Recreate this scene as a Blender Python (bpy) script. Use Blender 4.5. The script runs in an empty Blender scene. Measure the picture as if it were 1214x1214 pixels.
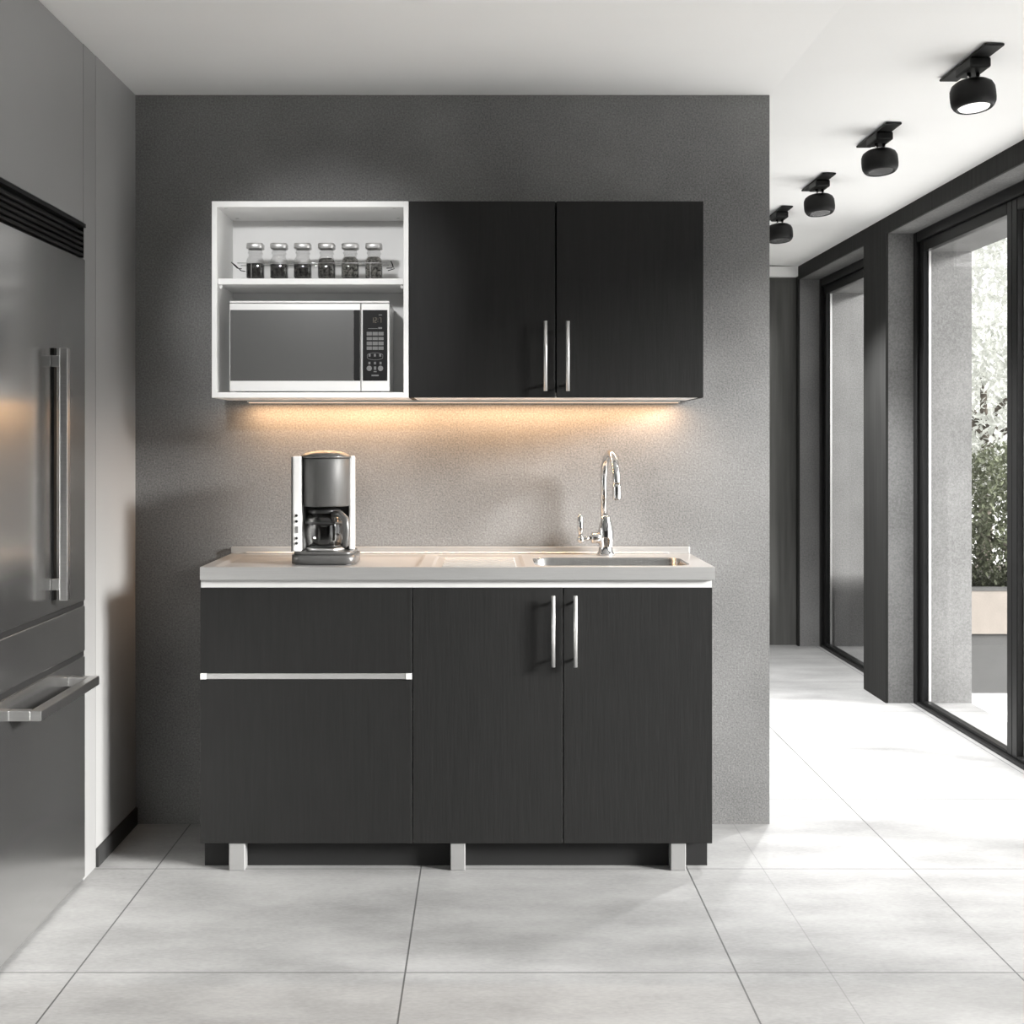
import bpy, bmesh, math, random
from mathutils import Vector, Matrix
random.seed(7)
SC = bpy.context.scene
COL = SC.collection
PI = math.pi

# ------------------------------------------------------------------ materials
MATS = {}
def nodes(name):
    m = bpy.data.materials.new(name); m.use_nodes = True
    nt = m.node_tree
    for n in list(nt.nodes): nt.nodes.remove(n)
    out = nt.nodes.new('ShaderNodeOutputMaterial')
    MATS[name] = m
    return m, nt, out
def N(nt, t, **kw):
    n = nt.nodes.new(t)
    for k, v in kw.items():
        if k.startswith('in_'):
            n.inputs[k[3:].replace('_', ' ')].default_value = v
        else: setattr(n, k, v)
    return n
def c4(v):
    if isinstance(v, (int, float)): return (v, v, v, 1)
    return (v[0], v[1], v[2], 1)
def math_(nt, op, a, b=None, c=None):
    n = nt.nodes.new('ShaderNodeMath'); n.operation = op
    for i, v in enumerate((a, b, c)):
        if v is None: continue
        if isinstance(v, (int, float)): n.inputs[i].default_value = v
        else: nt.links.new(v, n.inputs[i])
    return n.outputs[0]
def mat(name, col, rough=.5, metal=0., var=.06, nscale=6., stretch=(1, 1, 1), bump=0., bscale=60., spec=.5, coat=0., detail=3., fine=0., fscale=150.):
    """procedural principled material: base colour varied by a stretched noise"""
    m, nt, out = nodes(name)
    b = N(nt, 'ShaderNodeBsdfPrincipled')
    b.inputs['Roughness'].default_value = rough
    b.inputs['Metallic'].default_value = metal
    b.inputs['Specular IOR Level'].default_value = spec
    b.inputs['Coat Weight'].default_value = coat
    tc = N(nt, 'ShaderNodeTexCoord'); mp = N(nt, 'ShaderNodeMapping')
    mp.inputs['Scale'].default_value = stretch
    nt.links.new(tc.outputs['Object'], mp.inputs['Vector'])
    nz = N(nt, 'ShaderNodeTexNoise'); nz.inputs['Scale'].default_value = nscale; nz.inputs['Detail'].default_value = detail
    nt.links.new(mp.outputs[0], nz.inputs['Vector'])
    fac = nz.outputs['Fac']
    if fine:
        n2 = N(nt, 'ShaderNodeTexNoise'); n2.inputs['Scale'].default_value = fscale; n2.inputs['Detail'].default_value = 2
        nt.links.new(mp.outputs[0], n2.inputs['Vector'])
        fac = math_(nt, 'ADD', math_(nt, 'MULTIPLY', fac, 1 - fine), math_(nt, 'MULTIPLY', n2.outputs['Fac'], fine))
    rp = N(nt, 'ShaderNodeValToRGB')
    rp.color_ramp.elements[0].position = .3; rp.color_ramp.elements[1].position = .7
    c = c4(col)
    rp.color_ramp.elements[0].color = tuple(max(0, x * (1 - var)) for x in c[:3]) + (1,)
    rp.color_ramp.elements[1].color = tuple(min(1, x * (1 + var)) for x in c[:3]) + (1,)
    nt.links.new(fac, rp.inputs[0])
    nt.links.new(rp.outputs[0], b.inputs['Base Color'])
    if bump:
        nb = N(nt, 'ShaderNodeTexNoise'); nb.inputs['Scale'].default_value = bscale; nb.inputs['Detail'].default_value = 4
        nt.links.new(mp.outputs[0], nb.inputs['Vector'])
        bp = N(nt, 'ShaderNodeBump'); bp.inputs['Strength'].default_value = bump; bp.inputs['Distance'].default_value = .002
        nt.links.new(nb.outputs['Fac'], bp.inputs['Height']); nt.links.new(bp.outputs[0], b.inputs['Normal'])
    nt.links.new(b.outputs[0], out.inputs[0])
    return m
def glass(name, tint=.95, refl=.06, rough=.02):
    m, nt, out = nodes(name)
    t = N(nt, 'ShaderNodeBsdfTransparent'); t.inputs[0].default_value = c4(tint)
    g = N(nt, 'ShaderNodeBsdfGlossy'); g.inputs['Roughness'].default_value = rough
    lw = N(nt, 'ShaderNodeLayerWeight'); lw.inputs['Blend'].default_value = .25
    f = math_(nt, 'ADD', math_(nt, 'MULTIPLY', lw.outputs['Facing'], .35), refl)
    f = math_(nt, 'MINIMUM', f, .9)
    f = math_(nt, 'MULTIPLY', f, 1.0 if refl > .02 else .3)
    mx = N(nt, 'ShaderNodeMixShader')
    nt.links.new(f, mx.inputs[0]); nt.links.new(t.outputs[0], mx.inputs[1]); nt.links.new(g.outputs[0], mx.inputs[2])
    nt.links.new(mx.outputs[0], out.inputs[0])
    return m
def emit(name, col, s):
    m, nt, out = nodes(name)
    e = N(nt, 'ShaderNodeEmission'); e.inputs[0].default_value = c4(col); e.inputs[1].default_value = s
    nt.links.new(e.outputs[0], out.inputs[0]); return m

W = lambda v, k=.985: (v, v * .997, v * k)         # a grey with a slightly warm cast
M_con = mat('concrete_wall', W(.20), .9, var=.42, nscale=2.2, detail=8, bump=.5, bscale=160, spec=.15, fine=.55, fscale=190)
M_con2 = mat('concrete_pillar', W(.17), .9, var=.30, nscale=3, detail=7, bump=.5, bscale=140, spec=.15, fine=.55, fscale=120)
M_wood = mat('grey_timber_cladding', W(.020, .95), .8, var=.28, nscale=14, stretch=(3, 3, .12), bump=.3, bscale=40, spec=.2)
M_end = mat('grey_end_panelling', W(.085, .95), .75, var=.2, nscale=14, stretch=(3, 3, .12), spec=.2)
M_plas = mat('painted_left_wall', W(.29), .42, var=.03, nscale=3, spec=.4)
M_plas2 = mat('lacquered_panel', W(.25), .38, var=.02, nscale=3, spec=.4)
M_ceil = mat('ceiling_paint', W(.90), .9, var=.015, nscale=2, spec=.2)
M_rear = mat('dark_rear_wall', W(.16), .8)
M_skirt = mat('dark_skirting', .02, .6)
M_black = mat('black_woodgrain_laminate', (.0125, .0125, .0122), .55, var=.12, nscale=16, stretch=(5, 5, .35), bump=.25, bscale=30, spec=.2)
M_rail = mat('pale_grey_rail', W(.56), .5, var=.01)
M_plinth = mat('black_plinth', .012, .6, spec=.3)
M_white = mat('white_melamine', W(.86), .42, var=.01, spec=.4)
M_steelb = mat('brushed_stainless', W(.56), .30, 1., var=.05, nscale=30, stretch=(.3, 8, 8), bump=.03, bscale=60)
M_steelf = mat('fridge_steel', W(.58), .20, .96, var=.03, nscale=30, stretch=(8, .3, 8), bump=.015, bscale=60)
M_counter = mat('counter_stainless', W(.58), .34, .7, var=.03, nscale=30, stretch=(.3, 8, 8), bump=.02, bscale=60)
M_basin = mat('basin_stainless', W(.40), .24, 1., var=.05, nscale=20, stretch=(6, 6, .3))
M_chrome = mat('chrome', .66, .10, 1., var=.01)
M_alu = mat('satin_aluminium', W(.68), .38, .85, var=.03, nscale=20)
M_leg = mat('grey_metal_leg', W(.27), .5, .3, var=.03)
M_frame = mat('black_window_frame', .005, .4, var=.1, spec=.25)
M_mattblack = mat('matt_black_metal', .006, .5, var=.1, spec=.25)
M_dkplas = mat('dark_plastic', .02, .3, spec=.5)
M_mwwhite = mat('white_enamel', W(.82), .25, var=.01, spec=.5)
M_mwglass = mat('grey_door_glass', (.092, .092, .09), .3, var=.01, spec=.2)
M_panel = mat('control_panel_black', .006, .45, var=.02, spec=.15)
M_btn = mat('grey_print', .17, .6, var=.02)
M_gap = mat('seam_grey', .30, .6)
M_smoke = mat('smoked_steel', (.11, .11, .108), .5, .5, var=.04, nscale=30, stretch=(8, 8, .2))
M_grey = mat('grey_plastic', (.13, .13, .128), .3, .5, var=.03)
M_spice = [mat('dark_spice', (.035, .034, .031), .9, var=1, nscale=110, detail=1), mat('peppercorns', (.075, .073, .066), .9, var=1, nscale=120, detail=1),
           mat('mixed_herbs', (.12, .117, .105), .9, var=1, nscale=130, detail=1)]
M_planter = mat('beige_render_planter', (.26, .232, .205), .9, var=.12, nscale=9, fine=.4)
M_outgrey = mat('grey_render_plinth', W(.085), .9, var=.15, nscale=7, fine=.5)
def leafmat(name, col, var, sc, tr):
    m = mat(name, col, .6, var=var, nscale=sc); nt = m.node_tree
    b = [n for n in nt.nodes if n.type == 'BSDF_PRINCIPLED'][0]; o = [n for n in nt.nodes if n.type == 'OUTPUT_MATERIAL'][0]
    t = N(nt, 'ShaderNodeBsdfTranslucent'); nt.links.new(b.inputs['Base Color'].links[0].from_socket, t.inputs[0])
    mx = N(nt, 'ShaderNodeMixShader'); mx.inputs[0].default_value = tr
    nt.links.new(b.outputs[0], mx.inputs[1]); nt.links.new(t.outputs[0], mx.inputs[2]); nt.links.new(mx.outputs[0], o.inputs[0])
    return m
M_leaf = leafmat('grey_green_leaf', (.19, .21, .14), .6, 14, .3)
M_leafp = leafmat('glare_whitened_leaf', (.60, .61, .58), .08, 9, .45)  # blown-out daylight on the far trees is put into this whitish leaf colour
M_bark = mat('bark', (.10, .085, .07), .9, var=.4, nscale=30)
M_soil = mat('soil', (.03, .026, .02), .95, var=.4, nscale=40)
M_terr = mat('terrace_paving', W(.80), .85, var=.05, nscale=2)
G_win = glass('window_glass', .97, .012)
G_jar = glass('jar_glass', .90, .07, .03)
G_car = glass('carafe_glass', .55, .10, .03)
E_led = emit('warm_led', (1, .72, .48), 1.2)
E_lens = emit('spot_lens_glow', (1, .98, .95), 1.6)
E_disp = emit('display_digits', (.8, .74, .6), .22)
M_lens = mat('spot_lens_glass', .16, .12, .3)

# floor: large stone tiles with thin dark joints
def floor_mat():
    m, nt, out = nodes('stone_floor_tiles')
    tc = N(nt, 'ShaderNodeTexCoord'); sp = N(nt, 'ShaderNodeSeparateXYZ')
    nt.links.new(tc.outputs['Object'], sp.inputs[0])
    X, Y = sp.outputs[0], sp.outputs[1]
    d = None
    for xi in (-1.749, -.969, -.189, .595, 1.257, 2.04):
        a = math_(nt, 'ABSOLUTE', math_(nt, 'SUBTRACT', X, xi))
        d = a if d is None else math_(nt, 'MINIMUM', d, a)
    t = math_(nt, 'FRACT', math_(nt, 'ADD', math_(nt, 'DIVIDE', math_(nt, 'SUBTRACT', Y, 3.205), .78), 20.5))
    dy = math_(nt, 'MULTIPLY', math_(nt, 'ABSOLUTE', math_(nt, 'SUBTRACT', t, .5)), .78)
    d = math_(nt, 'MINIMUM', d, dy)
    line = math_(nt, 'LESS_THAN', d, .0021)
    # faint half tile joint in the passage
    a = math_(nt, 'ABSOLUTE', math_(nt, 'SUBTRACT', X, .818))
    faint = math_(nt, 'MULTIPLY', math_(nt, 'LESS_THAN', a, .0016), .35)
    mp = N(nt, 'ShaderNodeMapping'); mp.inputs['Scale'].default_value = (1, 2.2, 1)
    nt.links.new(tc.outputs['Object'], mp.inputs[0])
    n1 = N(nt, 'ShaderNodeTexNoise'); n1.inputs['Scale'].default_value = 2.2; n1.inputs['Detail'].default_value = 9; n1.inputs['Roughness'].default_value = .62
    n2 = N(nt, 'ShaderNodeTexNoise'); n2.inputs['Scale'].default_value = 60; n2.inputs['Detail'].default_value = 3
    nt.links.new(mp.outputs[0], n1.inputs[0]); nt.links.new(mp.outputs[0], n2.inputs[0])
    f = math_(nt, 'ADD', math_(nt, 'MULTIPLY', n1.outputs[0], .75), math_(nt, 'MULTIPLY', n2.outputs[0], .25))
    rp = N(nt, 'ShaderNodeValToRGB')
    rp.color_ramp.elements[0].position = .32; rp.color_ramp.elements[1].position = .66
    rp.color_ramp.elements[0].color = c4(W(.21)); rp.color_ramp.elements[1].color = c4(W(.36))
    nt.links.new(f, rp.inputs[0])
    mx = N(nt, 'ShaderNodeMix'); mx.data_type = 'RGBA'
    fac = math_(nt, 'MAXIMUM', line, faint)
    nt.links.new(fac, mx.inputs[0]); nt.links.new(rp.outputs[0], mx.inputs[6]); mx.inputs[7].default_value = c4(.09)
    b = N(nt, 'ShaderNodeBsdfPrincipled'); b.inputs['Roughness'].default_value = .48; b.inputs['Specular IOR Level'].default_value = .35
    nt.links.new(mx.outputs[2], b.inputs['Base Color'])
    bp = N(nt, 'ShaderNodeBump'); bp.inputs['Strength'].default_value = .15; bp.inputs['Distance'].default_value = .002
    nt.links.new(f, bp.inputs['Height']); nt.links.new(bp.outputs[0], b.inputs['Normal'])
    nt.links.new(b.outputs[0], out.inputs[0])
    return m
M_floor = floor_mat()

# ------------------------------------------------------------------ mesh helpers
def add_box(bm, x0, x1, y0, y1, z0, z1, bev=0., seg=2):
    t = bmesh.new()
    r = bmesh.ops.create_cube(t, size=1)
    for v in t.verts:
        v.co = Vector(((x0 + x1) / 2 + v.co.x * (x1 - x0), (y0 + y1) / 2 + v.co.y * (y1 - y0), (z0 + z1) / 2 + v.co.z * (z1 - z0)))
    if bev: bmesh.ops.bevel(t, geom=list(t.edges), offset=bev, segments=seg, affect='EDGES', profile=.5)
    merge(bm, t)
def merge(bm, t):
    me = bpy.data.meshes.new('tmp'); t.to_mesh(me); t.free(); bm.from_mesh(me); bpy.data.meshes.remove(me)
def box(x0, x1, y0, y1, z0, z1, bev=0., seg=2):
    bm = bmesh.new(); add_box(bm, x0, x1, y0, y1, z0, z1, bev, seg); return bm
def frame_pts(p, q):
    d = (q - p).normalized(); u = d.orthogonal().normalized(); return u, d.cross(u)
def add_tube(bm, pts, r, seg=12, caps=True):
    pts = [Vector(p) for p in pts]; rs = r if isinstance(r, (list, tuple)) else [r] * len(pts)
    rings = []; u = None
    for i, p in enumerate(pts):
        d = (pts[min(i + 1, len(pts) - 1)] - pts[max(i - 1, 0)]).normalized()
        if u is None: u = d.orthogonal().normalized()
        else: u = (u - d * u.dot(d)).normalized()
        v = d.cross(u)
        rings.append([bm.verts.new(p + (u * math.cos(a) + v * math.sin(a)) * rs[i]) for a in [2 * PI * k / seg for k in range(seg)]])
    for a, b in zip(rings, rings[1:]):
        for k in range(seg):
            f = bm.faces.new((a[k], a[(k + 1) % seg], b[(k + 1) % seg], b[k])); f.smooth = True
    if caps:
        bm.faces.new(rings[0][::-1]); bm.faces.new(rings[-1])
def add_lathe(bm, prof, c=(0, 0, 0), seg=28, M=None, sx=1, sy=1):
    """prof: list of (r, z); closed with caps when r>0 at the ends"""
    rings = []; c = Vector(c)
    for r, z in prof:
        ring = []
        for k in range(seg):
            a = 2 * PI * k / seg
            p = Vector((math.cos(a) * r * sx, math.sin(a) * r * sy, z))
            if M is not None: p = M @ p
            ring.append(bm.verts.new(c + p))
        rings.append(ring)
    for a, b in zip(rings, rings[1:]):
        for k in range(seg):
            f = bm.faces.new((a[k], a[(k + 1) % seg], b[(k + 1) % seg], b[k])); f.smooth = True
    bm.faces.new(rings[0][::-1]); bm.faces.new(rings[-1])
def rrect(x0, x1, y0, y1, r, n=5):
    pts = []
    for cx, cy, a0 in ((x1 - r, y1 - r, 0), (x0 + r, y1 - r, PI / 2), (x0 + r, y0 + r, PI), (x1 - r, y0 + r, 3 * PI / 2)):
        for k in range(n + 1):
            a = a0 + PI / 2 * k / n
            pts.append((cx + r * math.cos(a), cy + r * math.sin(a)))
    return pts
def add_prism(bm, pts, z0, z1, smooth=False):
    a = [bm.verts.new((x, y, z0)) for x, y in pts]; b = [bm.verts.new((x, y, z1)) for x, y in pts]
    n = len(pts)
    for k in range(n):
        f = bm.faces.new((a[k], a[(k + 1) % n], b[(k + 1) % n], b[k])); f.smooth = smooth
    bm.faces.new(a[::-1]); bm.faces.new(b)
def origin_of(o):
    v = Vector((0, 0, 0))
    while o is not None: v += o.location; o = o.parent
    return v
def obj(name, bm, m, parent=None, loc=None, recalc=True):
    """links the bmesh (in world coordinates) as one mesh object"""
    if recalc: bmesh.ops.recalc_face_normals(bm, faces=bm.faces)
    me = bpy.data.meshes.new(name)
    o = bpy.data.objects.new(name, me); COL.objects.link(o)
    base = origin_of(parent) if parent else Vector(loc or (0, 0, 0))
    for v in bm.verts: v.co -= base
    bm.to_mesh(me); bm.free(); me.materials.append(m)
    if parent: o.parent = parent
    else: o.location = base
    return o
def tag(o, label=None, cat=None, group=None, kind=None):
    if label: o['label'] = label
    if cat: o['category'] = cat
    if group: o['group'] = group
    if kind: o['kind'] = kind
    return o
def thing(name, loc, label, cat, group=None):
    o = bpy.data.objects.new(name, None); COL.objects.link(o); o.location = loc
    o.empty_display_size = .05
    return tag(o, label, cat, group)
def struct(name, bm, m, parent=None):
    o = obj(name, bm, m, parent); o['kind'] = 'structure'; return o
def copy_tree(o, parent=None):
    c = o.copy(); COL.objects.link(c)
    if parent: c.parent = parent
    for ch in list(o.children): copy_tree(ch, c)
    return c

# ------------------------------------------------------------------ camera
F = 1605.; VX, VY = 575., 525.; CZ = 1.254
cam = bpy.data.cameras.new('camera'); co = bpy.data.objects.new('camera', cam); COL.objects.link(co)
co.location = (0, 0, CZ); co.rotation_euler = (PI / 2, 0, 0)
cam.sensor_width = 36; cam.lens = 36 * F / 1214
cam.shift_x = (607 - VX) / 1214; cam.shift_y = -(607 - VY) / 1214
cam.clip_start = .05
SC.camera = co

# ------------------------------------------------------------------ the room
XL, XR, XP = -1.150, 1.930, .936            # left wall, right wall, free end of the kitchen wall
YW, YE, YB = 4.453, 8.40, -1.6             # kitchen wall, end of the passage, behind the camera
ZC, ZR = 2.398, 2.341                       # ceiling at the kitchen, at the right wall
XO = 2.344                                  # outer face of the right wall
struct('floor', box(XL - .7, XO, YB - .1, YE + .1, -.1, 0), M_floor)
# ceiling folds gently down towards the window wall
bm = bmesh.new()
def strip(prof, y0, y1):
    a = [bm.verts.new((x, y0, z)) for x, z in prof]; b = [bm.verts.new((x, y1, z)) for x, z in prof]
    n = len(prof)
    for k in range(n): bm.faces.new((a[k], a[(k + 1) % n], b[(k + 1) % n], b[k]))
    bm.faces.new(a[::-1]); bm.faces.new(b)
strip([(XL - .7, ZC), (XP, ZC), (XR, ZR), (XO, ZR), (XO, 2.6), (XL - .7, 2.6)], YB - .1, YE + .1)
struct('ceiling', bm, M_ceil)
struct('wall_back', box(XL - .7, XP, YW, YW + .16, 0, ZC), M_con)
struct('wall_left', box(XL - .12, XL, 3.999, YW, 0, ZC), M_plas)
struct('baseboard_left', box(XL, XL + .008, 4.0, YW - .001, 0, .055), M_skirt)
struct('wall_rear', box(XL - .7, XO, YB - .1, YB, 0, 2.33), M_rear)
struct('wall_alcove', box(XL - .76, XL - .7, YB, YW, 0, ZC), M_plas)
struct('wall_passage', box(XP - .16, XP - .02, YW + .16, YE, 0, ZC), M_con)
# end of the passage: dark cladding with a white bulkhead on top
bm = box(XP - .02, XR, YE, YE + .1, 0, 2.28)
struct('wall_end', bm, M_end)
struct('trim_1', box(XP - .02, XR - .001, YE - .06, YE + .1, 2.28, 2.341), M_ceil)
# right wall: concrete pillars and beam, clad on the passage side in grey timber
YP0, YP1 = 6.52, 6.90                       # pillar between the two openings
YN = .6                                   # near end of the big opening
ZO, ZI = 2.175, 2.262
YF = 8.35                                   # far reveal
piers = [(YP0, YP1), (YF, YE + .1), (YB, YN)]
bm = bmesh.new()
for a, b in piers:
    add_box(bm, XR + .012, XO, a, b, 0, ZR)
for a, b in ((YN, YP0), (YP1, YF)):
    add_box(bm, 2.13, XO, a, b, ZO, ZR)
    add_box(bm, XR + .012, 2.13, a, b, ZI, ZR)
struct('wall_right', bm, M_con2)
bm = bmesh.new()
for a, b in piers: add_box(bm, XR, XR + .012, a, b, 0, ZI)
add_box(bm, XR, XR + .012, YB, YE + .1, ZI, ZR)
struct('trim_2', bm, M_wood)

# windows: black metal frames
def window(name, y0, y1, cols, label):
    root = bpy.data.objects.new(name, None); COL.objects.link(root); root.location = (2.09, (y0 + y1) / 2, 0)
    root['kind'] = 'structure'; root['label'] = label
    xa, xb = 2.062, 2.125
    bm = bmesh.new()
    def member(ya, yb, za, zb):             # stepped profile: wide outer frame, slimmer sash
        add_box(bm, xa, xb, ya, yb, za, zb, .003, 1)
    member(y0, y0 + .05, 0.0, ZI - .001); member(y1 - .05, y1, 0.0, ZI - .001)
    member(y0 + .05, y1 - .05, 0.0, .018)
    member(y0 + .05, y1 - .05, ZI - .05, ZI - .001)
    struct('window_frame', bm, M_frame, root)
    ed = [y0 + .05] + cols + [y1 - .05]
    for i in range(len(ed) - 1):
        a, b = ed[i], ed[i + 1]
        bm = bmesh.new()
        s = .052
        add_box(bm, xa + .014, xb - .012, a, a + s, .018, ZI - .05, .004, 1)
        add_box(bm, xa + .014, xb - .012, b - s, b, .018, ZI - .05, .004, 1)
        add_box(bm, xa + .014, xb - .012, a + s, b - s, .018, .030, .003, 1)
        add_box(bm, xa + .014, xb - .012, a + s, b - s, ZI - .10, ZI - .05, .004, 1)
        struct('sash', bm, M_frame, root)
        struct('pane', box(2.094, 2.100, a + s, b - s, .03, ZI - .10), G_win, root)
        bm = bmesh.new()                    # pale glazing bead at the far edge of the pane
        add_box(bm, 2.101, 2.112, b - s - .010, b - s, .03, ZI - .10)
        struct('glazing_bead', bm, M_alu, root)
window('window_1', YN, YP0, [1.36, 2.7, 4.03, 5.335], 'tall black framed glazing along the passage')
window('window_2', YP1, YF, [], 'black framed glazing beyond the pillar')

# ------------------------------------------------------------------ outside
struct('floor_outside', box(XO, 14, -9, 24, -.1, 0), M_terr)
pl = thing('planter', (3.15, 7.3, 0), 'rendered planter box with beige top and grey base outside window', 'planter')
obj('base', box(2.37, 3.6, 6.78, 8.2, 0.0, .300), M_outgrey, pl)
bm = bmesh.new()
for a in ((2.36, 3.62, 6.76, 6.83), (2.36, 3.62, 8.15, 8.22), (2.36, 2.43, 6.83, 8.15), (3.55, 3.62, 6.83, 8.15)):
    add_box(bm, *a, .300, .515)
obj('box', bm, M_planter, pl)
obj('rim', box(2.355, 3.625, 6.755, 6.835, .515, .528), M_outgrey, pl)
obj('soil', box(2.43, 3.55, 6.83, 8.15, .300, .49), M_soil, pl)
def leaf_cloud(bm, c, r, n, size, seed, flat=.0):
    rnd = random.Random(seed)
    for i in range(n):
        while True:
            p = Vector((rnd.uniform(-1, 1), rnd.uniform(-1, 1), rnd.uniform(-1, 1)))
            if .25 < p.length < 1: break
        if rnd.random() < .5: p = p.normalized() * rnd.uniform(.8, 1.05)
        q = Vector((c[0] + p.x * r[0], c[1] + p.y * r[1], c[2] + p.z * r[2]))
        s = size * rnd.uniform(.6, 1.3)
        R = Matrix.Rotation(rnd.uniform(0, 6.28), 3, 'Z') @ Matrix.Rotation(rnd.uniform(-1.2, 1.2), 3, 'X')
        vs = [bm.verts.new(q + R @ Vector(v) * s) for v in ((0, -.5, 0), (.3, 0, .06), (0, .6, 0), (-.3, 0, .06))]
        bm.faces.new(vs)
def shrub(name, c, r, n, size, m, seed, label, cat, zbase, group=None, trunk=.02):
    t = thing(name, (c[0], c[1], zbase), label, cat, group)
    bm = bmesh.new(); leaf_cloud(bm, c, r, n, size, seed)
    f = obj('foliage', bm, m, t, recalc=False)
    bm = bmesh.new()
    rnd = random.Random(seed + 1)
    add_tube(bm, [(c[0], c[1], zbase), (c[0] + .02, c[1], (zbase + c[2]) / 2), (c[0], c[1], c[2] + r[2] * .3)], [trunk, trunk * .8, trunk * .3], 8)
    for k in range(7):
        a = rnd.uniform(0, 6.28); s = (c[0] + .01, c[1], zbase + (c[2] - zbase) * rnd.uniform(.4, 1))
        add_tube(bm, [s, (c[0] + math.cos(a) * r[0] * .6, c[1] + math.sin(a) * r[1] * .6, s[2] + r[2] * .5)], [trunk * .5, trunk * .15], 6)
    obj('trunk', bm, M_bark, t)
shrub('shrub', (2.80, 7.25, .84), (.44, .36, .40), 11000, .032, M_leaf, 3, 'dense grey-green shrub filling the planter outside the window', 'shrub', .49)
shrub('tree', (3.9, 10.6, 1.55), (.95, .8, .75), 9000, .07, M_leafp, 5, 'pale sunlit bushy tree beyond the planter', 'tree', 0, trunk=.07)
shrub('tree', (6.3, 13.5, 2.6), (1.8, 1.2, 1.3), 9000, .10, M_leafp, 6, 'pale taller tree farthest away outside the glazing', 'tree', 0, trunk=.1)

# ------------------------------------------------------------------ refrigerator and its housing (left)
XF = -1.145
fr = thing('refrigerator', (-1.45, 3.42, 0), 'built-in stainless steel refrigerator with bottom freezer drawers in the left wall', 'refrigerator')
Y0, Y1 = 2.965, 3.877
obj('body', box(-1.83, XF - .032, Y0 + .004, Y1 - .004, 0, 1.875), M_dkplas, fr)
bm = bmesh.new()                            # top grille: frame bars and louvres
add_box(bm, XF - .03, XF - .018, Y0, Y1 - .006, 1.783, 1.879)
add_box(bm, XF - .03, XF + .004, Y0, Y1 - .006, 1.868, 1.879)
for k in range(5):
    z = 1.786 + k * .0155
    add_box(bm, XF - .018, XF - .002, Y0, Y1 - .006, z, z + .009, .002, 1)
add_box(bm, XF - .03, XF - .002, Y1 - .012, Y1 - .006, 1.783, 1.879)
obj('grille', bm, M_mattblack, fr)
d = obj('door', box(XF - .03, XF, Y0, Y1, .803, 1.778, .003), M_steelf, fr)
bm = box(-1.122, -1.100, 3.565, 3.592, .838, 1.505, .003)
h = obj('handle', bm, M_steelb, d)
for z in (.865, 1.455): obj('handle_mount', box(XF, -1.122, 3.570, 3.590, z, z + .03, .002, 1), M_steelb, d)
obj('handle_channel', box(XF, XF + .006, 3.578, 3.600, .838, 1.505), M_mattblack, d)
for za, zb in ((.645, .658), (.790, .802)): obj('gap_shade', box(XF - .03, XF - .003, Y0 + .002, Y1 - .002, za, zb), M_plinth, fr)  # black strips stand in for the shade in the gaps between fronts
d = obj('drawer', box(XF - .03, XF, Y0, Y1, .659, .789, .003), M_steelf, fr)
d = obj('drawer', box(XF - .03, XF, Y0, Y1, .012, .644, .003), M_steelf, fr)
bm = bmesh.new()
add_box(bm, -1.095, -1.066, 3.25, 3.745, .585, .610, .003)
add_box(bm, XF, -1.095, 3.25, 3.278, .585, .610, .002)
add_box(bm, XF, -1.095, 3.717, 3.745, .585, .610, .002)
obj('handle', bm, M_steelb, d)
# housing around it
oc = thing('overhead_cabinet', (-1.45, 3.42, 1.885), 'pale flush cabinet above the refrigerator reaching the ceiling', 'cabinet')
obj('body', box(-1.83, XL - .022, 2.06, Y1 - .003, 1.885, ZC - .002), M_plas2, oc)
obj('door', box(XL - .02, XL, 2.965, Y1 - .003, 1.885, ZC - .003, .001, 1), M_plas2, oc)
obj('door', box(XL - .02, XL, 2.06, 2.960, 1.885, ZC - .003, .001, 1), M_plas2, oc)
ep = obj('end_panel', box(-1.83, XL, Y1 + .001, 3.997, 0.0, ZC - .001, .001, 1), M_plas2, loc=(-1.5, 3.94, 0))
tag(ep, 'pale full-height end panel between refrigerator and dark corner wall', 'panel')
tc_ = thing('tall_cabinet', (-1.45, 2.5, 0), 'pale tall cabinet on the near side of the refrigerator', 'cabinet')
obj('body', box(-1.83, XL - .022, 2.06, 2.96, 0, 1.88), M_plas2, tc_)
obj('door', box(XL - .02, XL, 2.06, 2.96, .06, 1.88, .002, 1), M_plas2, tc_)

# ------------------------------------------------------------------ base cabinet
YC = 3.963
bx = lambda px: (px - VX) / 405.
bz = lambda py: CZ - (py - VY) / 405.
bc = thing('base_cabinet', ((bx(237) + bx(844)) / 2, 4.2, 0), 'black base cabinet with two drawers and two doors under the steel worktop', 'cabinet')
BX0, BX1 = bx(237.5), bx(844.5)
# carcass made of panels so the sink bowl has room
bm = bmesh.new()
z0, z1 = bz(1000), bz(697)
for a in ((BX0 + .001, BX0 + .017), (bx(489) - .008, bx(489) + .008), (BX1 - .017, BX1 - .001)):
    add_box(bm, a[0], a[1], YC + .02, 4.44, z0 + .002, z1 + .022)
add_box(bm, BX0 + .017, bx(489) - .008, YC + .02, 4.44, z0 + .002, z0 + .018)
add_box(bm, bx(489) + .008, BX1 - .017, YC + .02, 4.44, z0 + .002, z0 + .018)
add_box(bm, BX0 + .017, bx(489) - .008, 4.434, 4.44, z0 + .018, z1 + .02)
add_box(bm, bx(489) + .008, BX1 - .017, 4.434, 4.44, z0 + .018, z1 + .02)
obj('carcass', bm, M_black, bc)
bm = box(BX0 + .001, BX1 - .001, YC + .003, YC + .019, z1 + .001, bz(687.5))
obj('top_rail', bm, M_rail, bc)
obj('side_edge', box(bx(489) - .0012, bx(489) + .0012, YC + .012, YC + .019, z0, z1), M_gap, bc)
obj('side_edge', box(bx(667.5) - .0012, bx(667.5) + .0012, YC + .012, YC + .019, z0, z1), M_gap, bc)
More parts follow.
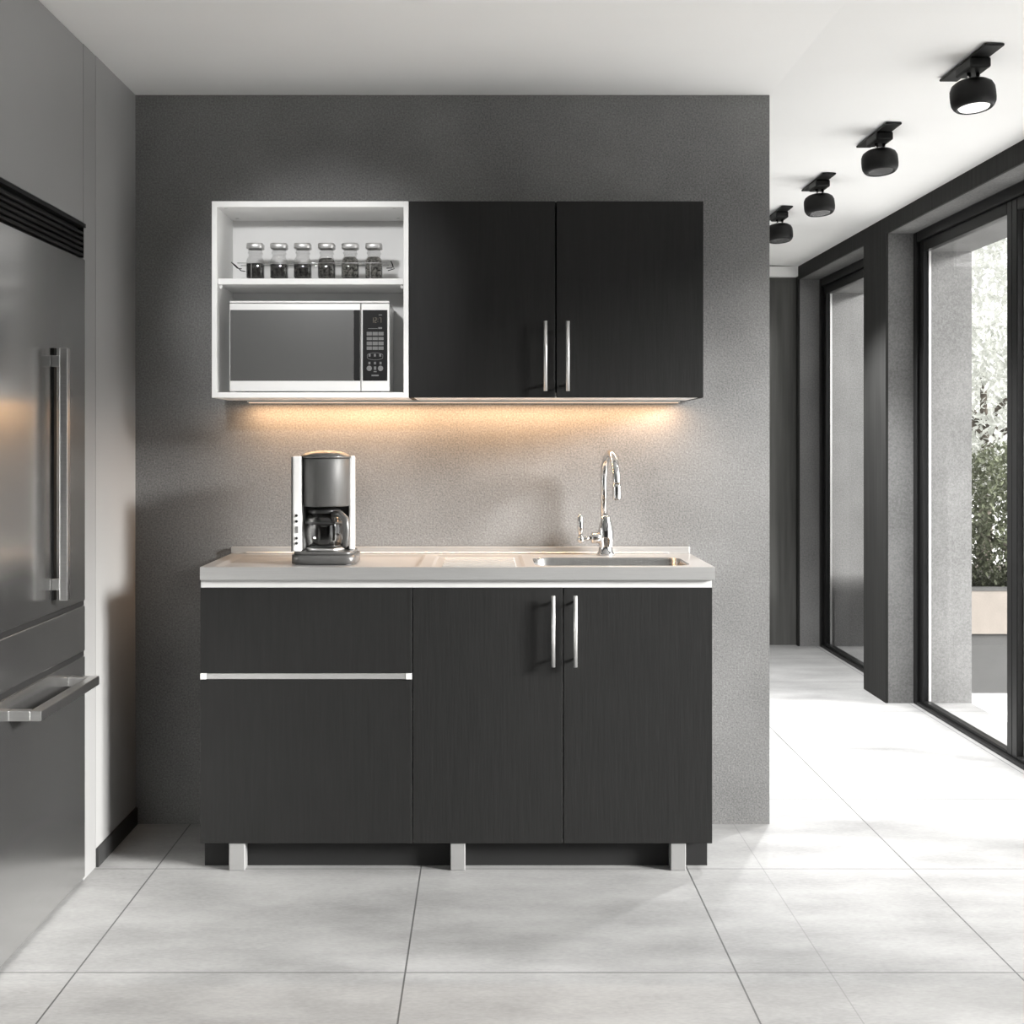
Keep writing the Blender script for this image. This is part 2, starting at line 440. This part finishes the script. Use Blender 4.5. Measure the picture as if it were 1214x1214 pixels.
fy0, fy1 = YC, YC + .018
d = obj('drawer', box(BX0, bx(489) - .0022, fy0, fy1, bz(798), z1, .001, 1), M_black, bc)
bm = bmesh.new()
add_box(bm, BX0 + .018, bx(489) - .020, YC - .003, YC + .018, bz(805.5) + .001, bz(798) - .001, .001, 1)
g = obj('handle_profile', bm, M_alu, d)
bm = bmesh.new()
add_box(bm, BX0, BX0 + .018, YC - .005, YC + .018, bz(805.5) + .0005, bz(798) - .0005, .001, 1)
obj('end_cap', bm, M_rail, g); bm = bmesh.new()
add_box(bm, bx(489) - .020, bx(489) - .002, YC - .005, YC + .018, bz(805.5) + .0005, bz(798) - .0005, .001, 1)
obj('end_cap', bm, M_rail, g)
obj('drawer', box(BX0, bx(489) - .0022, fy0, fy1, z0, bz(806), .001, 1), M_black, bc)
def bar_handle(par, x, y, za, zb, r=.0062):
    bm = bmesh.new()
    add_tube(bm, [(x, y - .028, za), (x, y - .028, zb)], r, 14)
    for z in (za + .02, zb - .02): add_tube(bm, [(x, y, z), (x, y - .024, z)], r * .7, 10)
    return obj('handle', bm, M_alu, par)
for xa, xb, hx in ((bx(489) + .0022, bx(667.5) - .0022, 656), (bx(667.5) + .0022, BX1, 682.3)):
    d = obj('door', box(xa, xb, fy0, fy1, z0, z1, .001, 1), M_black, bc)
    s = F / (YC - .028); hh = lambda py: CZ - (py - VY) / s
    bar_handle(d, (hx - VX) / s, YC, hh(791), hh(706.5), .0058)
PY = YC + .055
bm = box(BX0 + .002, BX1 - .006, PY, PY + .016, 0.0, z0)
add_box(bm, BX1 - .022, BX1 - .006, PY + .016, 4.43, 0, z0)
add_box(bm, BX0 + .002, BX0 + .018, PY + .016, 4.43, 0, z0)
obj('plinth', bm, M_plinth, bc)
for a, b in ((271, 290), (534, 551.5), (795.5, 813.5)):
    bm = box(bx(a), bx(b), YC + .004, YC + .050, 0.0, z0 + .001, .002, 1)
    l = obj('leg', bm, M_leg, bc)

# ------------------------------------------------------------------ worktop with sink
CX0, CX1 = bx(238), bx(847)
ZT = bz(672); YCF = YC - .012; YCB = 4.448
ct = thing('worktop', (0, 4.2, bz(687)), 'stainless steel worktop with inset sink and low upstand on base cabinet', 'worktop')
SX0, SX1, SY0, SY1 = .148, .612, 4.000, 4.285
def loop(pts, z): return [(x, y, z) for x, y in pts]
def ring(bm, a, b, smooth=False):
    n = len(a)
    for k in range(n):
        f = bm.faces.new((a[k], a[(k + 1) % n], b[(k + 1) % n], b[k])); f.smooth = smooth
bm = bmesh.new()
outer = [(CX0, YCF), (CX1, YCF), (CX1, YCB), (CX0, YCB)]
tray = rrect(CX0 + .035, bx(489) + .02, YCF + .018, YCB - .055, .02)
drn = rrect(bx(489) + .055, SX0 - .03, YCF + .018, YCB - .075, .015)
snk = rrect(SX0, SX1, SY0, SY1, .055, 7)
loops = []
for pts in (outer, tray, drn, snk):
    vs = [bm.verts.new((x, y, ZT)) for x, y in pts]; loops.append(vs)
edges = []
for vs in loops:
    for k in range(len(vs)): edges.append(bm.edges.new((vs[k], vs[(k + 1) % len(vs)])))
bmesh.ops.triangle_fill(bm, use_beauty=True, edges=edges)
# recessed tray and drainer
for idx, pts, ins, dep in ((1, tray, .012, .007), (2, drn, .008, .004)):
    cx = sum(p[0] for p in pts) / len(pts); cy = sum(p[1] for p in pts) / len(pts)
    hx = max(p[0] for p in pts) - cx; hy = max(p[1] for p in pts) - cy
    lo = [bm.verts.new((cx + (x - cx) * (hx - ins) / hx, cy + (y - cy) * (hy - ins) / hy, ZT - dep)) for x, y in pts]
    ring(bm, loops[idx], lo, True)
    if len(lo) > 2: bm.faces.new(lo)
# rim skirt
lo = [bm.verts.new((x, y, bz(687))) for x, y in outer]
ring(bm, loops[0], lo)
obj('top', bm, M_counter, ct)
bm = bmesh.new()                            # drainer ribs
dx0, dx1 = bx(489) + .085, SX0 - .055
for k in range(5):
    y = YCF + .06 + k * .07
    add_box(bm, dx0, dx1, y, y + .012, ZT - .006, ZT - .0005, .002, 1)
obj('drainer_ribs', bm, M_counter, ct)
bm = box(CX0, CX1, YCB - .014, YCB, ZT, ZT + .023, .003)
add_box(bm, CX0 + .05, CX1 - .07, YCB - .020, YCB - .012, ZT, ZT + .006, .002, 1)
obj('upstand', bm, M_counter, ct)
# sink bowl
bm = bmesh.new()
levels = [(0, 0), (.004, .006), (.010, .11), (.030, .145), (.06, .150)]
prev = None
cx, cy, hx, hy = (SX0 + SX1) / 2, (SY0 + SY1) / 2, (SX1 - SX0) / 2, (SY1 - SY0) / 2
for ins, dep in levels:
    cur = [bm.verts.new((cx + (x - cx) * (hx - ins) / hx, cy + (y - cy) * (hy - ins) / hy, ZT - dep)) for x, y in snk]
    if prev: ring(bm, prev, cur, True)
    prev = cur
bm.faces.new(prev)
sb = obj('sink_bowl', bm, M_basin, ct, recalc=False)
bm = bmesh.new(); add_lathe(bm, [(.035, ZT - .149), (.035, ZT - .146), (.028, ZT - .146), (.02, ZT - .148)], (cx, cy, 0))
obj('drain', bm, M_chrome, sb)

# ------------------------------------------------------------------ faucet
FX, FY = .378, 4.375
fa = thing('faucet', (FX, FY, ZT), 'tall chrome swan-neck faucet with side lever behind the sink', 'faucet')
bm = bmesh.new()
add_lathe(bm, [(.030, ZT), (.030, ZT + .006), (.024, ZT + .012), (.022, ZT + .03), (.026, ZT + .05), (.0265, ZT + .075), (.021, ZT + .10), (.016, ZT + .115), (.0165, ZT + .125), (.010, ZT + .130)], (FX + .012, FY, 0))
obj('body', bm, M_chrome, fa)
bm = bmesh.new()
top = 1.135; R = .085
pts = [(FX + .006, FY, ZT + .10), (FX + .006, FY, top)]
for k in range(1, 17):
    a = PI * k / 16
    pts.append((FX + .006 + .012 * (1 - math.cos(a)), FY - R * (1 - math.cos(a)), top + R * math.sin(a)))
pts.append((FX + .031, FY - 2 * R - .001, top - .008))
rr = [.0102, .0102] + [.0118] * (len(pts) - 2)
add_tube(bm, pts, rr, 16)
sp = obj('spout', bm, M_chrome, fa)
bm = bmesh.new()
e = pts[-1]
add_lathe(bm, [(.0115, -.05), (.0135, -.045), (.0135, -.01), (.0115, 0)], e, 18)
obj('aerator', bm, M_chrome, sp)
bm = bmesh.new()
zl = ZT + .057
add_tube(bm, [(FX + .005, FY, zl), (FX - .033, FY - .01, zl), (FX - .036, FY - .01, zl)], [.018, .018, .012], 16)
add_tube(bm, [(FX - .036, FY - .01, zl), (FX - .064, FY - .018, zl - .004)], [.006, .006], 10)
add_lathe(bm, [(.004, -.012), (.011, -.006), (.011, .006), (.004, .012)], (FX - .070, FY - .02, zl - .004), 14)
lv = obj('lever', bm, M_chrome, fa)
bm = bmesh.new()
add_tube(bm, [(FX - .070, FY - .02, zl + .006), (FX - .071, FY - .02, zl + .035), (FX - .072, FY - .02, zl + .072), (FX - .072, FY - .02, zl + .076)], [.006, .0095, .0085, .005], 14)
obj('lever_grip', bm, M_chrome, lv)

# ------------------------------------------------------------------ coffee maker
cx0, cx1 = -.587, -.396; cyf = 4.085; ZB = ZT - .007
cmx = (cx0 + cx1) / 2
cf = thing('coffee_maker', (cmx, cyf + .09, ZB), 'steel and smoked grey drip coffee maker with glass carafe on worktop', 'coffee maker')
bm = bmesh.new()
add_prism(bm, rrect(cx0, cx1 + .004, cyf, cyf + .19, .03), ZB + .004, ZB + .030, True)
add_prism(bm, rrect(cx0 + .008, cx1 - .004, cyf + .008, cyf + .18, .03), ZB, ZB + .004)
add_prism(bm, rrect(cx0 + .006, cx1 - .004, cyf + .004, cyf + .186, .03), ZB + .030, ZB + .040, True)
obj('base', bm, M_grey, cf)
ztop = 1.214
bm = box(cx0 + .004, cx1 - .012, cyf + .125, cyf + .185, ZB + .04, ztop, .008)
obj('water_tank', bm, M_dkplas, cf)
bm = box(cx0 + .004, cx0 + .030, cyf + .012, cyf + .125, ZB + .04, ztop, .005)
a = obj('column', bm, M_mwwhite, cf); a['label'] = 'bright column with buttons'
for z in (1.034, 1.0165, .9655, .950):
    bm = bmesh.new(); add_lathe(bm, [(.004, 0), (.004, .004), (.003, .005)], (cx0 + .017, cyf + .012, z), 14, Matrix.Rotation(PI / 2, 3, 'X'))
    obj('button', bm, M_dkplas, a)
obj('level_window', box(cx0 + .0135, cx0 + .0215, cyf + .0105, cyf + .012, .981, 1.001), M_btn, a)
obj('column_edge', box(cx0, cx0 + .0045, cyf + .014, cyf + .125, ZB + .04, ztop - .002, .001, 1), M_grey, a)
bm = box(cx1 - .024, cx1 - .007, cyf + .088, cyf + .125, ZB + .04, ztop, .005)
a = obj('column', bm, M_mwwhite, cf)
# brewing drum
dcx = cmx + .002; rad = .0735
bm = bmesh.new()
add_lathe(bm, [(rad - .003, 1.060), (rad, 1.064), (rad, 1.204), (rad - .002, 1.208)], (dcx, cyf + .078, 0), 48)
br = obj('brew_housing', bm, M_smoke, cf)
bm = bmesh.new()
add_lathe(bm, [(rad + .004, 1.208), (rad + .004, 1.214), (rad - .01, 1.222), (rad - .03, 1.228), (.02, 1.231)], (dcx, cyf + .078, 0), 48)
obj('lid', bm, M_grey, cf)
bm = bmesh.new()
add_lathe(bm, [(.055, ZB + .040), (.058, ZB + .043), (.058, ZB + .048), (.05, ZB + .050)], (dcx, cyf + .075, 0), 36)
obj('hot_plate', bm, M_alu, cf)
bm = bmesh.new()
z = ZB + .050
ccx = dcx - .004
prof = [(.048, z), (.056, z + .006), (.061, z + .03), (.061, z + .06), (.056, z + .085), (.046, z + .105)]
rings = []
add_lathe(bm, prof, (ccx, cyf + .075, 0), 40)
ca = obj('carafe', bm, G_car, cf); ca['label'] = 'tinted glass carafe'
bm = bmesh.new(); add_lathe(bm, [(.0475, z + .104), (.0495, z + .106), (.0495, z + .116), (.03, z + .122)], (ccx, cyf + .075, 0), 36)
obj('carafe_lid', bm, M_dkplas, ca)
bm = bmesh.new(); add_lathe(bm, [(.0622, z + .072), (.0622, z + .08), (.0612, z + .08)], (ccx, cyf + .075, 0), 36)
obj('carafe_band', bm, M_dkplas, ca)
bm = bmesh.new()
hx = ccx + .038; hy = cyf + .024
add_tube(bm, [(hx - .006, hy + .008, z + .103), (hx + .018, hy - .012, z + .104), (hx + .034, hy - .018, z + .090), (hx + .037, hy - .02, z + .055), (hx + .035, hy - .018, z + .012), (hx + .028, hy - .014, z + .006)], [.010, .011, .011, .011, .010, .007], 12)
add_box(bm, hx - .012, hx - .001, hy + .004, hy + .014, z + .006, z + .108, .003)
obj('carafe_handle', bm, M_grey, ca)

# ------------------------------------------------------------------ wall cabinets
YU = 4.170; SU = F / YU
ux = lambda px: (px - VX) / SU
uz = lambda py: CZ - (py - VY) / SU
UX0, UXM, UX1 = ux(251), ux(484.5), ux(834)
UZ0, UZ1 = uz(471.5), uz(238.5)
T = .016; YUB = 4.449
oc = thing('open_wall_cabinet', ((UX0 + UXM) / 2, 4.3, UZ0), 'white open shelf cabinet on concrete wall left of the black doors', 'cabinet')
obj('side_panel', box(UX0, UX0 + T, YU, YUB, UZ0, UZ1, .0008, 1), M_white, oc)
obj('side_panel', box(UXM - T, UXM - .0005, YU, YUB, UZ0, UZ1, .0008, 1), M_white, oc)
tp = obj('top_panel', box(UX0 + T, UXM - T, YU, YUB, UZ1 - T - .002, UZ1, .0008, 1), M_white, oc)
for x in (UX0 + .04, UXM - .045):
    for y in (YU + .02, YU + .21):
        bm = bmesh.new(); add_lathe(bm, [(.0055, -.0015), (.006, 0)], (x, y, UZ1 - T - .002), 14); obj('screw_cap', bm, M_alu, tp)
obj('bottom_panel', box(UX0 + T, UXM - T, YU, YUB, UZ0, UZ0 + T + .001, .0008, 1), M_white, oc)
obj('back_panel', box(UX0 + T, UXM - T, YUB - .014, YUB - .002, UZ0 + T, UZ1 - T), M_white, oc)
ZS0, ZS1 = uz(336.5), uz(329.5)
sh = obj('shelf', box(UX0 + T + .0008, UXM - T - .0008, YU + .012, YUB - .016, ZS0, ZS1, .0008, 1), M_white, oc)
for x in (UX0 + T + .006, UXM - T - .006):
    bm = bmesh.new(); add_lathe(bm, [(.0035, ZS0 - .012), (.006, ZS0 - .004), (.006, ZS0)], (x, YU + .03, 0), 12); obj('shelf_pin', bm, M_white, sh)
wc = thing('wall_cabinet', ((UXM + UX1) / 2, 4.3, UZ0), 'black two-door wall cabinet with vertical bar handles above sink', 'cabinet')
bm = bmesh.new()
yf = YU + .019
add_box(bm, UXM, UXM + T, yf, YUB, UZ0, UZ1); add_box(bm, UX1 - T, UX1, yf, YUB, UZ0, UZ1)
add_box(bm, UXM + T, UX1 - T, yf, YUB, UZ1 - T, UZ1)
add_box(bm, UXM + T, UX1 - T, YUB - .006, YUB, UZ0, UZ1 - T)
obj('carcass', bm, M_black, wc)
obj('bottom_panel', box(UXM + T, UX1 - T, yf, YUB - .006, UZ0, UZ0 + T), M_white, wc)
xm = ux(659)
for xa, xb, hx in ((UXM + .0005, xm - .0025, 646.7), (xm + .0025, UX1, 673.2)):
    d = obj('door', box(xa, xb, YU, YU + .018, UZ0 + .001, UZ1, .001, 1), M_black, wc)
    s = F / (YU - .028)
    bar_handle(d, (hx - VX) / s, YU, CZ - (463.5 - VY) / s, CZ - (380.5 - VY) / s, .0058)
# warm light strip under the cabinets
ls = thing('led_strip', (-.08, 4.375, UZ0), 'slim warm glowing light strip under the wall cabinets', 'light strip')
bm = box(UX0 + .07, UX1 - .04, 4.392, 4.412, UZ0 - .008, UZ0)
obj('housing', bm, M_alu, ls)
obj('diffuser', box(UX0 + .075, UX1 - .045, 4.395, 4.409, UZ0 - .010, UZ0 - .008), E_led, ls)
ld = bpy.data.lights.new('led_glow', 'AREA'); ld.shape = 'RECTANGLE'; ld.size = UX1 - UX0 - .12; ld.size_y = .012
ld.energy = 6.4; ld.color = (1, .61, .33)
lo_ = bpy.data.objects.new('led_glow', ld); COL.objects.link(lo_); lo_.parent = ls
lo_.location = Vector(((UX0 + UX1) / 2 + .015, 4.402, UZ0 - .0115)) - ls.location

# ------------------------------------------------------------------ microwave
YM = YU + .008; SM = F / YM
mx_ = lambda px: (px - VX) / SM
mz = lambda py: CZ - (py - VY) / SM
MX0, MX1 = mx_(272), mx_(461.5); MZ0 = UZ0 + T + .001; MZ1 = mz(356.5)
mw = thing('microwave', ((MX0 + MX1) / 2, 4.3, MZ0), 'white microwave with grey glass door inside the open shelf cabinet', 'microwave')
obj('body', box(MX0 + .002, MX1 - .002, YM + .018, YM + .235, MZ0 + .004, MZ1 - .001, .004), M_mwwhite, mw)
for x in (MX0 + .04, MX1 - .04):
    for y in (YM + .05, YM + .2):
        bm = bmesh.new(); add_lathe(bm, [(.012, MZ0), (.012, MZ0 + .005)], (x, y, 0), 14); obj('foot', bm, M_dkplas, mw)
xs = mx_(427.7)
d = obj('door', box(MX0, xs - .001, YM, YM + .018, MZ0 + .003, MZ1 - .008, .003), M_mwwhite, mw)
obj('top_trim', box(MX0, MX1, YM + .002, YM + .03, MZ1 - .0065, MZ1, .002), M_mwwhite, mw)
obj('window_glass', box(mx_(273), mx_(419.2), YM - .0015, YM + .001, mz(451.5), mz(367.5), .0006, 1), M_mwglass, d)
obj('handle_strip', box(mx_(419.4), mx_(427), YM - .0015, YM + .001, mz(451.5), mz(367.5), .0006, 1), M_panel, d)
p = obj('control_panel', box(xs + .001, MX1, YM, YM + .018, MZ0 + .003, MZ1 - .008, .003), M_mwwhite, mw)
f = obj('panel_face', box(mx_(430), mx_(459.3), YM - .0015, YM + .001, mz(451.5), mz(367.5), .0006, 1), M_panel, p)
# markings, coordinates in photograph pixels
yq = YM - .0023
def mark(name, rects, m):
    bm = bmesh.new()
    for a, b, c, e in rects: add_box(bm, mx_(a), mx_(b), yq, YM - .0014, mz(e), mz(c))
    return obj(name, bm, m, p)
SEG = {'1': 'bc', '2': 'abged', '7': 'abc'}
dr = []
x = 440.5
for ch in '12:7':
    if ch == ':':
        dr += [(x, x + .7, 377.8, 378.6), (x, x + .7, 380.6, 381.4)]; x += 2.1; continue
    w, hgt, t, y = 2.4, 6., .6, 376.6
    segs = {'a': (x, x + w, y, y + t), 'b': (x + w - t, x + w, y, y + hgt / 2), 'c': (x + w - t, x + w, y + hgt / 2, y + hgt), 'd': (x, x + w, y + hgt - t, y + hgt),
            'e': (x, x + t, y + hgt / 2, y + hgt), 'f': (x, x + t, y, y + hgt / 2), 'g': (x, x + w, y + hgt / 2 - t / 2, y + hgt / 2 + t / 2)}
    dr += [segs[q] for q in SEG[ch]]
    x += 3.6
mark('clock_display', dr, E_disp)
for q in [(449, 453, 373, 373.8), (436.5, 448, 389.3, 389.9), (448.5, 453, 388, 390)]: mark('printed_line', [q], M_btn)
for r_, (ya, yb) in enumerate(((393.5, 397.8), (399.6, 403.2), (405.0, 409.3), (410.8, 414.8))):
    for k in range(3):
        xa = 434.8 + k * 6.9
        mark('button', [(xa, xa + 6.2, ya, yb)], M_btn)
bm = bmesh.new()                            # oval outline around the three cooking keys
ov = []
for k in range(33):
    a = 2 * PI * k / 32
    ov.append((mx_(444.7 + 9.2 * max(-1, min(1, 1.15 * math.cos(a)))), yq + .0006, mz(422.5 + 4.2 * math.sin(a))))
add_tube(bm, ov, .0006, 6)
obj('printed_outline', bm, M_btn, p)
for k in range(3):
    mark('button', [(437 + k * 6.3, 439.4 + k * 6.3, 419.6, 422.8)], M_btn)
    mark('button', [(436.8 + k * 6.6, 439.2 + k * 6.6, 429, 432)], M_btn)
for xx in (437.8, 451.2):
    bm = bmesh.new(); add_lathe(bm, [(.0082, 0), (.0082, .001)], (mx_(xx), YM - .0014, mz(436.7)), 20, Matrix.Rotation(PI / 2, 3, 'X'))
    obj('button', bm, M_btn, p)
for q in [(443.4, 446, 434.5, 438.5), (443, 446.5, 440, 441.2), (440.5, 449, 444.3, 446)]: mark('printed_line', [q], M_btn)

# ------------------------------------------------------------------ spice jars in a wire rack
ZJ = ZS1; YJ = 4.232; SJ = F / YJ
jx = lambda px: (px - VX) / SJ
rk = thing('spice_rack', (jx(372), YJ, ZJ), 'low wire rack with curled handles holding the spice jars on shelf', 'rack')
bm = bmesh.new()
hw = .031; rx0, rx1 = jx(288), jx(459)
zr = ZJ + .050
for y in (YJ - hw, YJ + hw):
    add_tube(bm, [(rx0 - .012, y, zr), (rx1 + .003, y, zr)], .0012, 6)
    add_tube(bm, [(rx0, y, ZJ + .0015), (rx1, y, ZJ + .0015)], .0015, 6)
    for x in (jx(300), jx(440)): add_tube(bm, [(x, y, ZJ + .001), (x, y, zr)], .0014, 6)
for k in range(7):
    x = rx0 + (rx1 - rx0) * k / 6
    add_tube(bm, [(x, YJ - hw, ZJ + .0015), (x, YJ + hw, ZJ + .0015)], .0012, 6)
obj('frame', bm, M_chrome, rk)
bm = bmesh.new()
add_tube(bm, [(rx0 + .002, YJ - hw, ZJ + .032), (rx0 - .012, YJ - hw, ZJ + .034), (rx0 - .030, YJ - hw, ZJ + .052), (rx0 - .030, YJ + hw, ZJ + .052), (rx0 - .012, YJ + hw, ZJ + .034), (rx0 + .002, YJ + hw, ZJ + .032)], .0014, 6)
obj('handle', bm, M_mattblack, rk)
bm = bmesh.new()
add_tube(bm, [(rx1 + .0, YJ - hw, ZJ + .034), (rx1 + .016, YJ - hw, ZJ + .034), (rx1 + .020, YJ - hw, ZJ + .040), (rx1 + .014, YJ - hw, ZJ + .056), (rx1 + .014, YJ + hw, ZJ + .056), (rx1 + .020, YJ + hw, ZJ + .04), (rx1, YJ + hw, ZJ + .034)], .0014, 6)
obj('handle', bm, M_mattblack, rk)
WORDS = ['half full of dark spice, first from the left', 'half full of dark spice, second from the left', 'half full of dark spice, third from the left',
         'nearly full of coarse spice, fourth from the left', 'full of pale mixed spice, fifth from the left', 'full of pale mixed spice, last on the right']
def rrr(r, z, cx, cy, n=4): return [(x + cx, y + cy, z) for x, y in rrect(-r, r, -r, r, r * .35, n)]
for i, px in enumerate((302.8, 331, 359, 387.4, 415.3, 443.3)):
    x = jx(px)
    j = thing('spice_jar', (x, YJ, ZJ + .003), 'silver-lidded glass spice jar ' + WORDS[i], 'jar', 'spice jars in the wire rack')
    def stack(prof):
        bm = bmesh.new(); prev = None; first = None
        for r, z, sq in prof:
            if sq: pts = rrr(r, ZJ + .003 + z, x, YJ)
            else:
                pts = rrr(r, ZJ + .003 + z, x, YJ)
                pts = [(x + (Vector((p[0] - x, p[1] - YJ)).normalized() * r).x, YJ + (Vector((p[0] - x, p[1] - YJ)).normalized() * r).y, p[2]) for p in pts]
            cur = [bm.verts.new(p) for p in pts]
            if prev: ring(bm, prev, cur, True)
            else: first = cur
            prev = cur
        bm.faces.new(first[::-1]); bm.faces.new(prev)
        return bm
    obj('jar', stack([(.0235, 0, 1), (.0262, .004, 1), (.0262, .052, 1), (.0235, .062, 1), (.0225, .070, 0), (.0225, .078, 0), (.0255, .080, 0), (.0255, .083, 0), (.0230, .085, 0), (.0230, .094, 0)]), G_jar, j)
    hgt = (.047, .045, .045, .062, .066, .066)[i]
    prof = [(.0222, .003, 1), (.0247, .006, 1), (.0247, min(hgt, .052), 1)]
    if hgt > .052: prof += [(.0215, .061, 1), (.019, hgt + .003, 0)]
    obj('spice', stack(prof), M_spice[(0, 0, 0, 1, 2, 2)[i]], j)
    obj('lid', stack([(.0285, .094, 0), (.0305, .0955, 0), (.0305, .108, 0), (.0285, .111, 0)]), M_alu, j)

# ------------------------------------------------------------------ ceiling spotlights
def ceil_z(x): return ZC if x < XP else ZC + (ZR - ZC) * (x - XP) / (XR - XP)
LX = 1.42
WH = ['nearest and largest of the row, lens glowing', 'second from the nearest in the row', 'third in the row along the passage', 'farthest of the row, partly hidden by the concrete wall']
def spot():
    zc = ceil_z(LX)
    t = thing('ceiling_spotlight', (LX, 0, zc), '', 'spotlight', 'ceiling spotlights along the passage')
    ang = math.atan((ZC - ZR) / (XR - XP))
    bm = bmesh.new()
    add_box(bm, LX - .028, LX + .028, -.19, .19, zc - .010, zc - .0025, .003)
    obj('mounting_plate', bm, M_mattblack, t)
    bm = box(LX - .030, LX + .030, -.085, .045, zc - .040, zc - .010, .006)
    a = obj('adapter', bm, M_mattblack, t)
    bm = bmesh.new()
    add_tube(bm, [(LX - .012, -.02, zc - .040), (LX - .012, -.03, zc - .070)], .006, 10)
    add_tube(bm, [(LX + .014, -.02, zc - .040), (LX + .014, -.03, zc - .070)], .006, 10)
    obj('bracket', bm, M_chrome, t)
    R = Matrix.Rotation(-.12, 3, 'X') @ Matrix.Rotation(-.05, 3, 'Y')
    c = (LX, -.02, zc - .107)
    bm = bmesh.new()
    add_lathe(bm, [(.030, .042), (.047, .040), (.058, .032), (.0635, .020), (.0645, .006), (.0645, -.010), (.063, -.022), (.058, -.032), (.053, -.037), (.047, -.037), (.045, -.032)], c, 40, R)
    h_ = obj('lamp_head', bm, M_mattblack, t)
    bm = bmesh.new()
    add_lathe(bm, [(.043, -.0365), (.045, -.032)], c, 32, R)
    obj('lens', bm, E_lens, h_)
    l = bpy.data.lights.new('spot_beam', 'SPOT'); l.energy = 45; l.spot_size = math.radians(112); l.spot_blend = .6; l.shadow_soft_size = .045
    o = bpy.data.objects.new('spot_beam', l); COL.objects.link(o); o.parent = h_; o.location = (0, -.02, -.165)
    return t
first = spot()
for i, y in enumerate((3.96, 4.89, 5.77, 6.55)):
    t = first if i == 0 else copy_tree(first)
    t.location.y = y; t['label'] = 'black ceiling spotlight, ' + WH[i]
    if i > 0:
        for h_ in t.children:
            for l in h_.children:
                if l.type == 'LIGHT': l.data = l.data.copy(); l.data.energy = (0, 110, 190, 230)[i]
                if l.name.startswith('lens'): l.data = l.data.copy(); l.data.materials[0] = M_lens

# ------------------------------------------------------------------ light
kl = bpy.data.lights.new('cabinet_fill', 'SPOT'); kl.energy = 96; kl.spot_size = math.radians(27); kl.spot_blend = .6; kl.shadow_soft_size = .06  # unseen fill light added to brighten the white open cabinet, no fixture
ko = bpy.data.objects.new('cabinet_fill', kl); COL.objects.link(ko); ko.location = (-.75, 2.0, 2.15)
ko.rotation_euler = (Vector((-.54, 4.2, 1.69)) - ko.location).to_track_quat('-Z', 'Y').to_euler()
w = bpy.data.worlds.new('sky'); SC.world = w; w.use_nodes = True
bg = w.node_tree.nodes['Background']; bg.inputs[0].default_value = (1, .995, .985, 1); bg.inputs[1].default_value = 2.1
sun = bpy.data.lights.new('sun', 'SUN'); sun.energy = 13.5; sun.angle = math.radians(16); sun.color = (1, .99, .97)
so = bpy.data.objects.new('sun', sun); COL.objects.link(so)
so.rotation_euler = Vector((-1, .43, -.36)).to_track_quat('-Z', 'Y').to_euler(); so.location = (8, 3, 4)
for ya, yb in ((YN, YP0), (YP1, YF)):
    pl_ = bpy.data.lights.new('window_portal', 'AREA'); pl_.shape = 'RECTANGLE'; pl_.size = 2.15; pl_.size_y = yb - ya
    pl_.cycles.is_portal = True
    po = bpy.data.objects.new('window_portal', pl_); COL.objects.link(po)
    po.location = (2.36, (ya + yb) / 2, 1.09); po.rotation_euler = (0, PI / 2, 0)
SC.view_settings.view_transform = 'Standard'; SC.view_settings.look = 'None'
SC.view_settings.exposure = 0.0; SC.view_settings.gamma = 1
SC.view_settings.use_curve_mapping = False
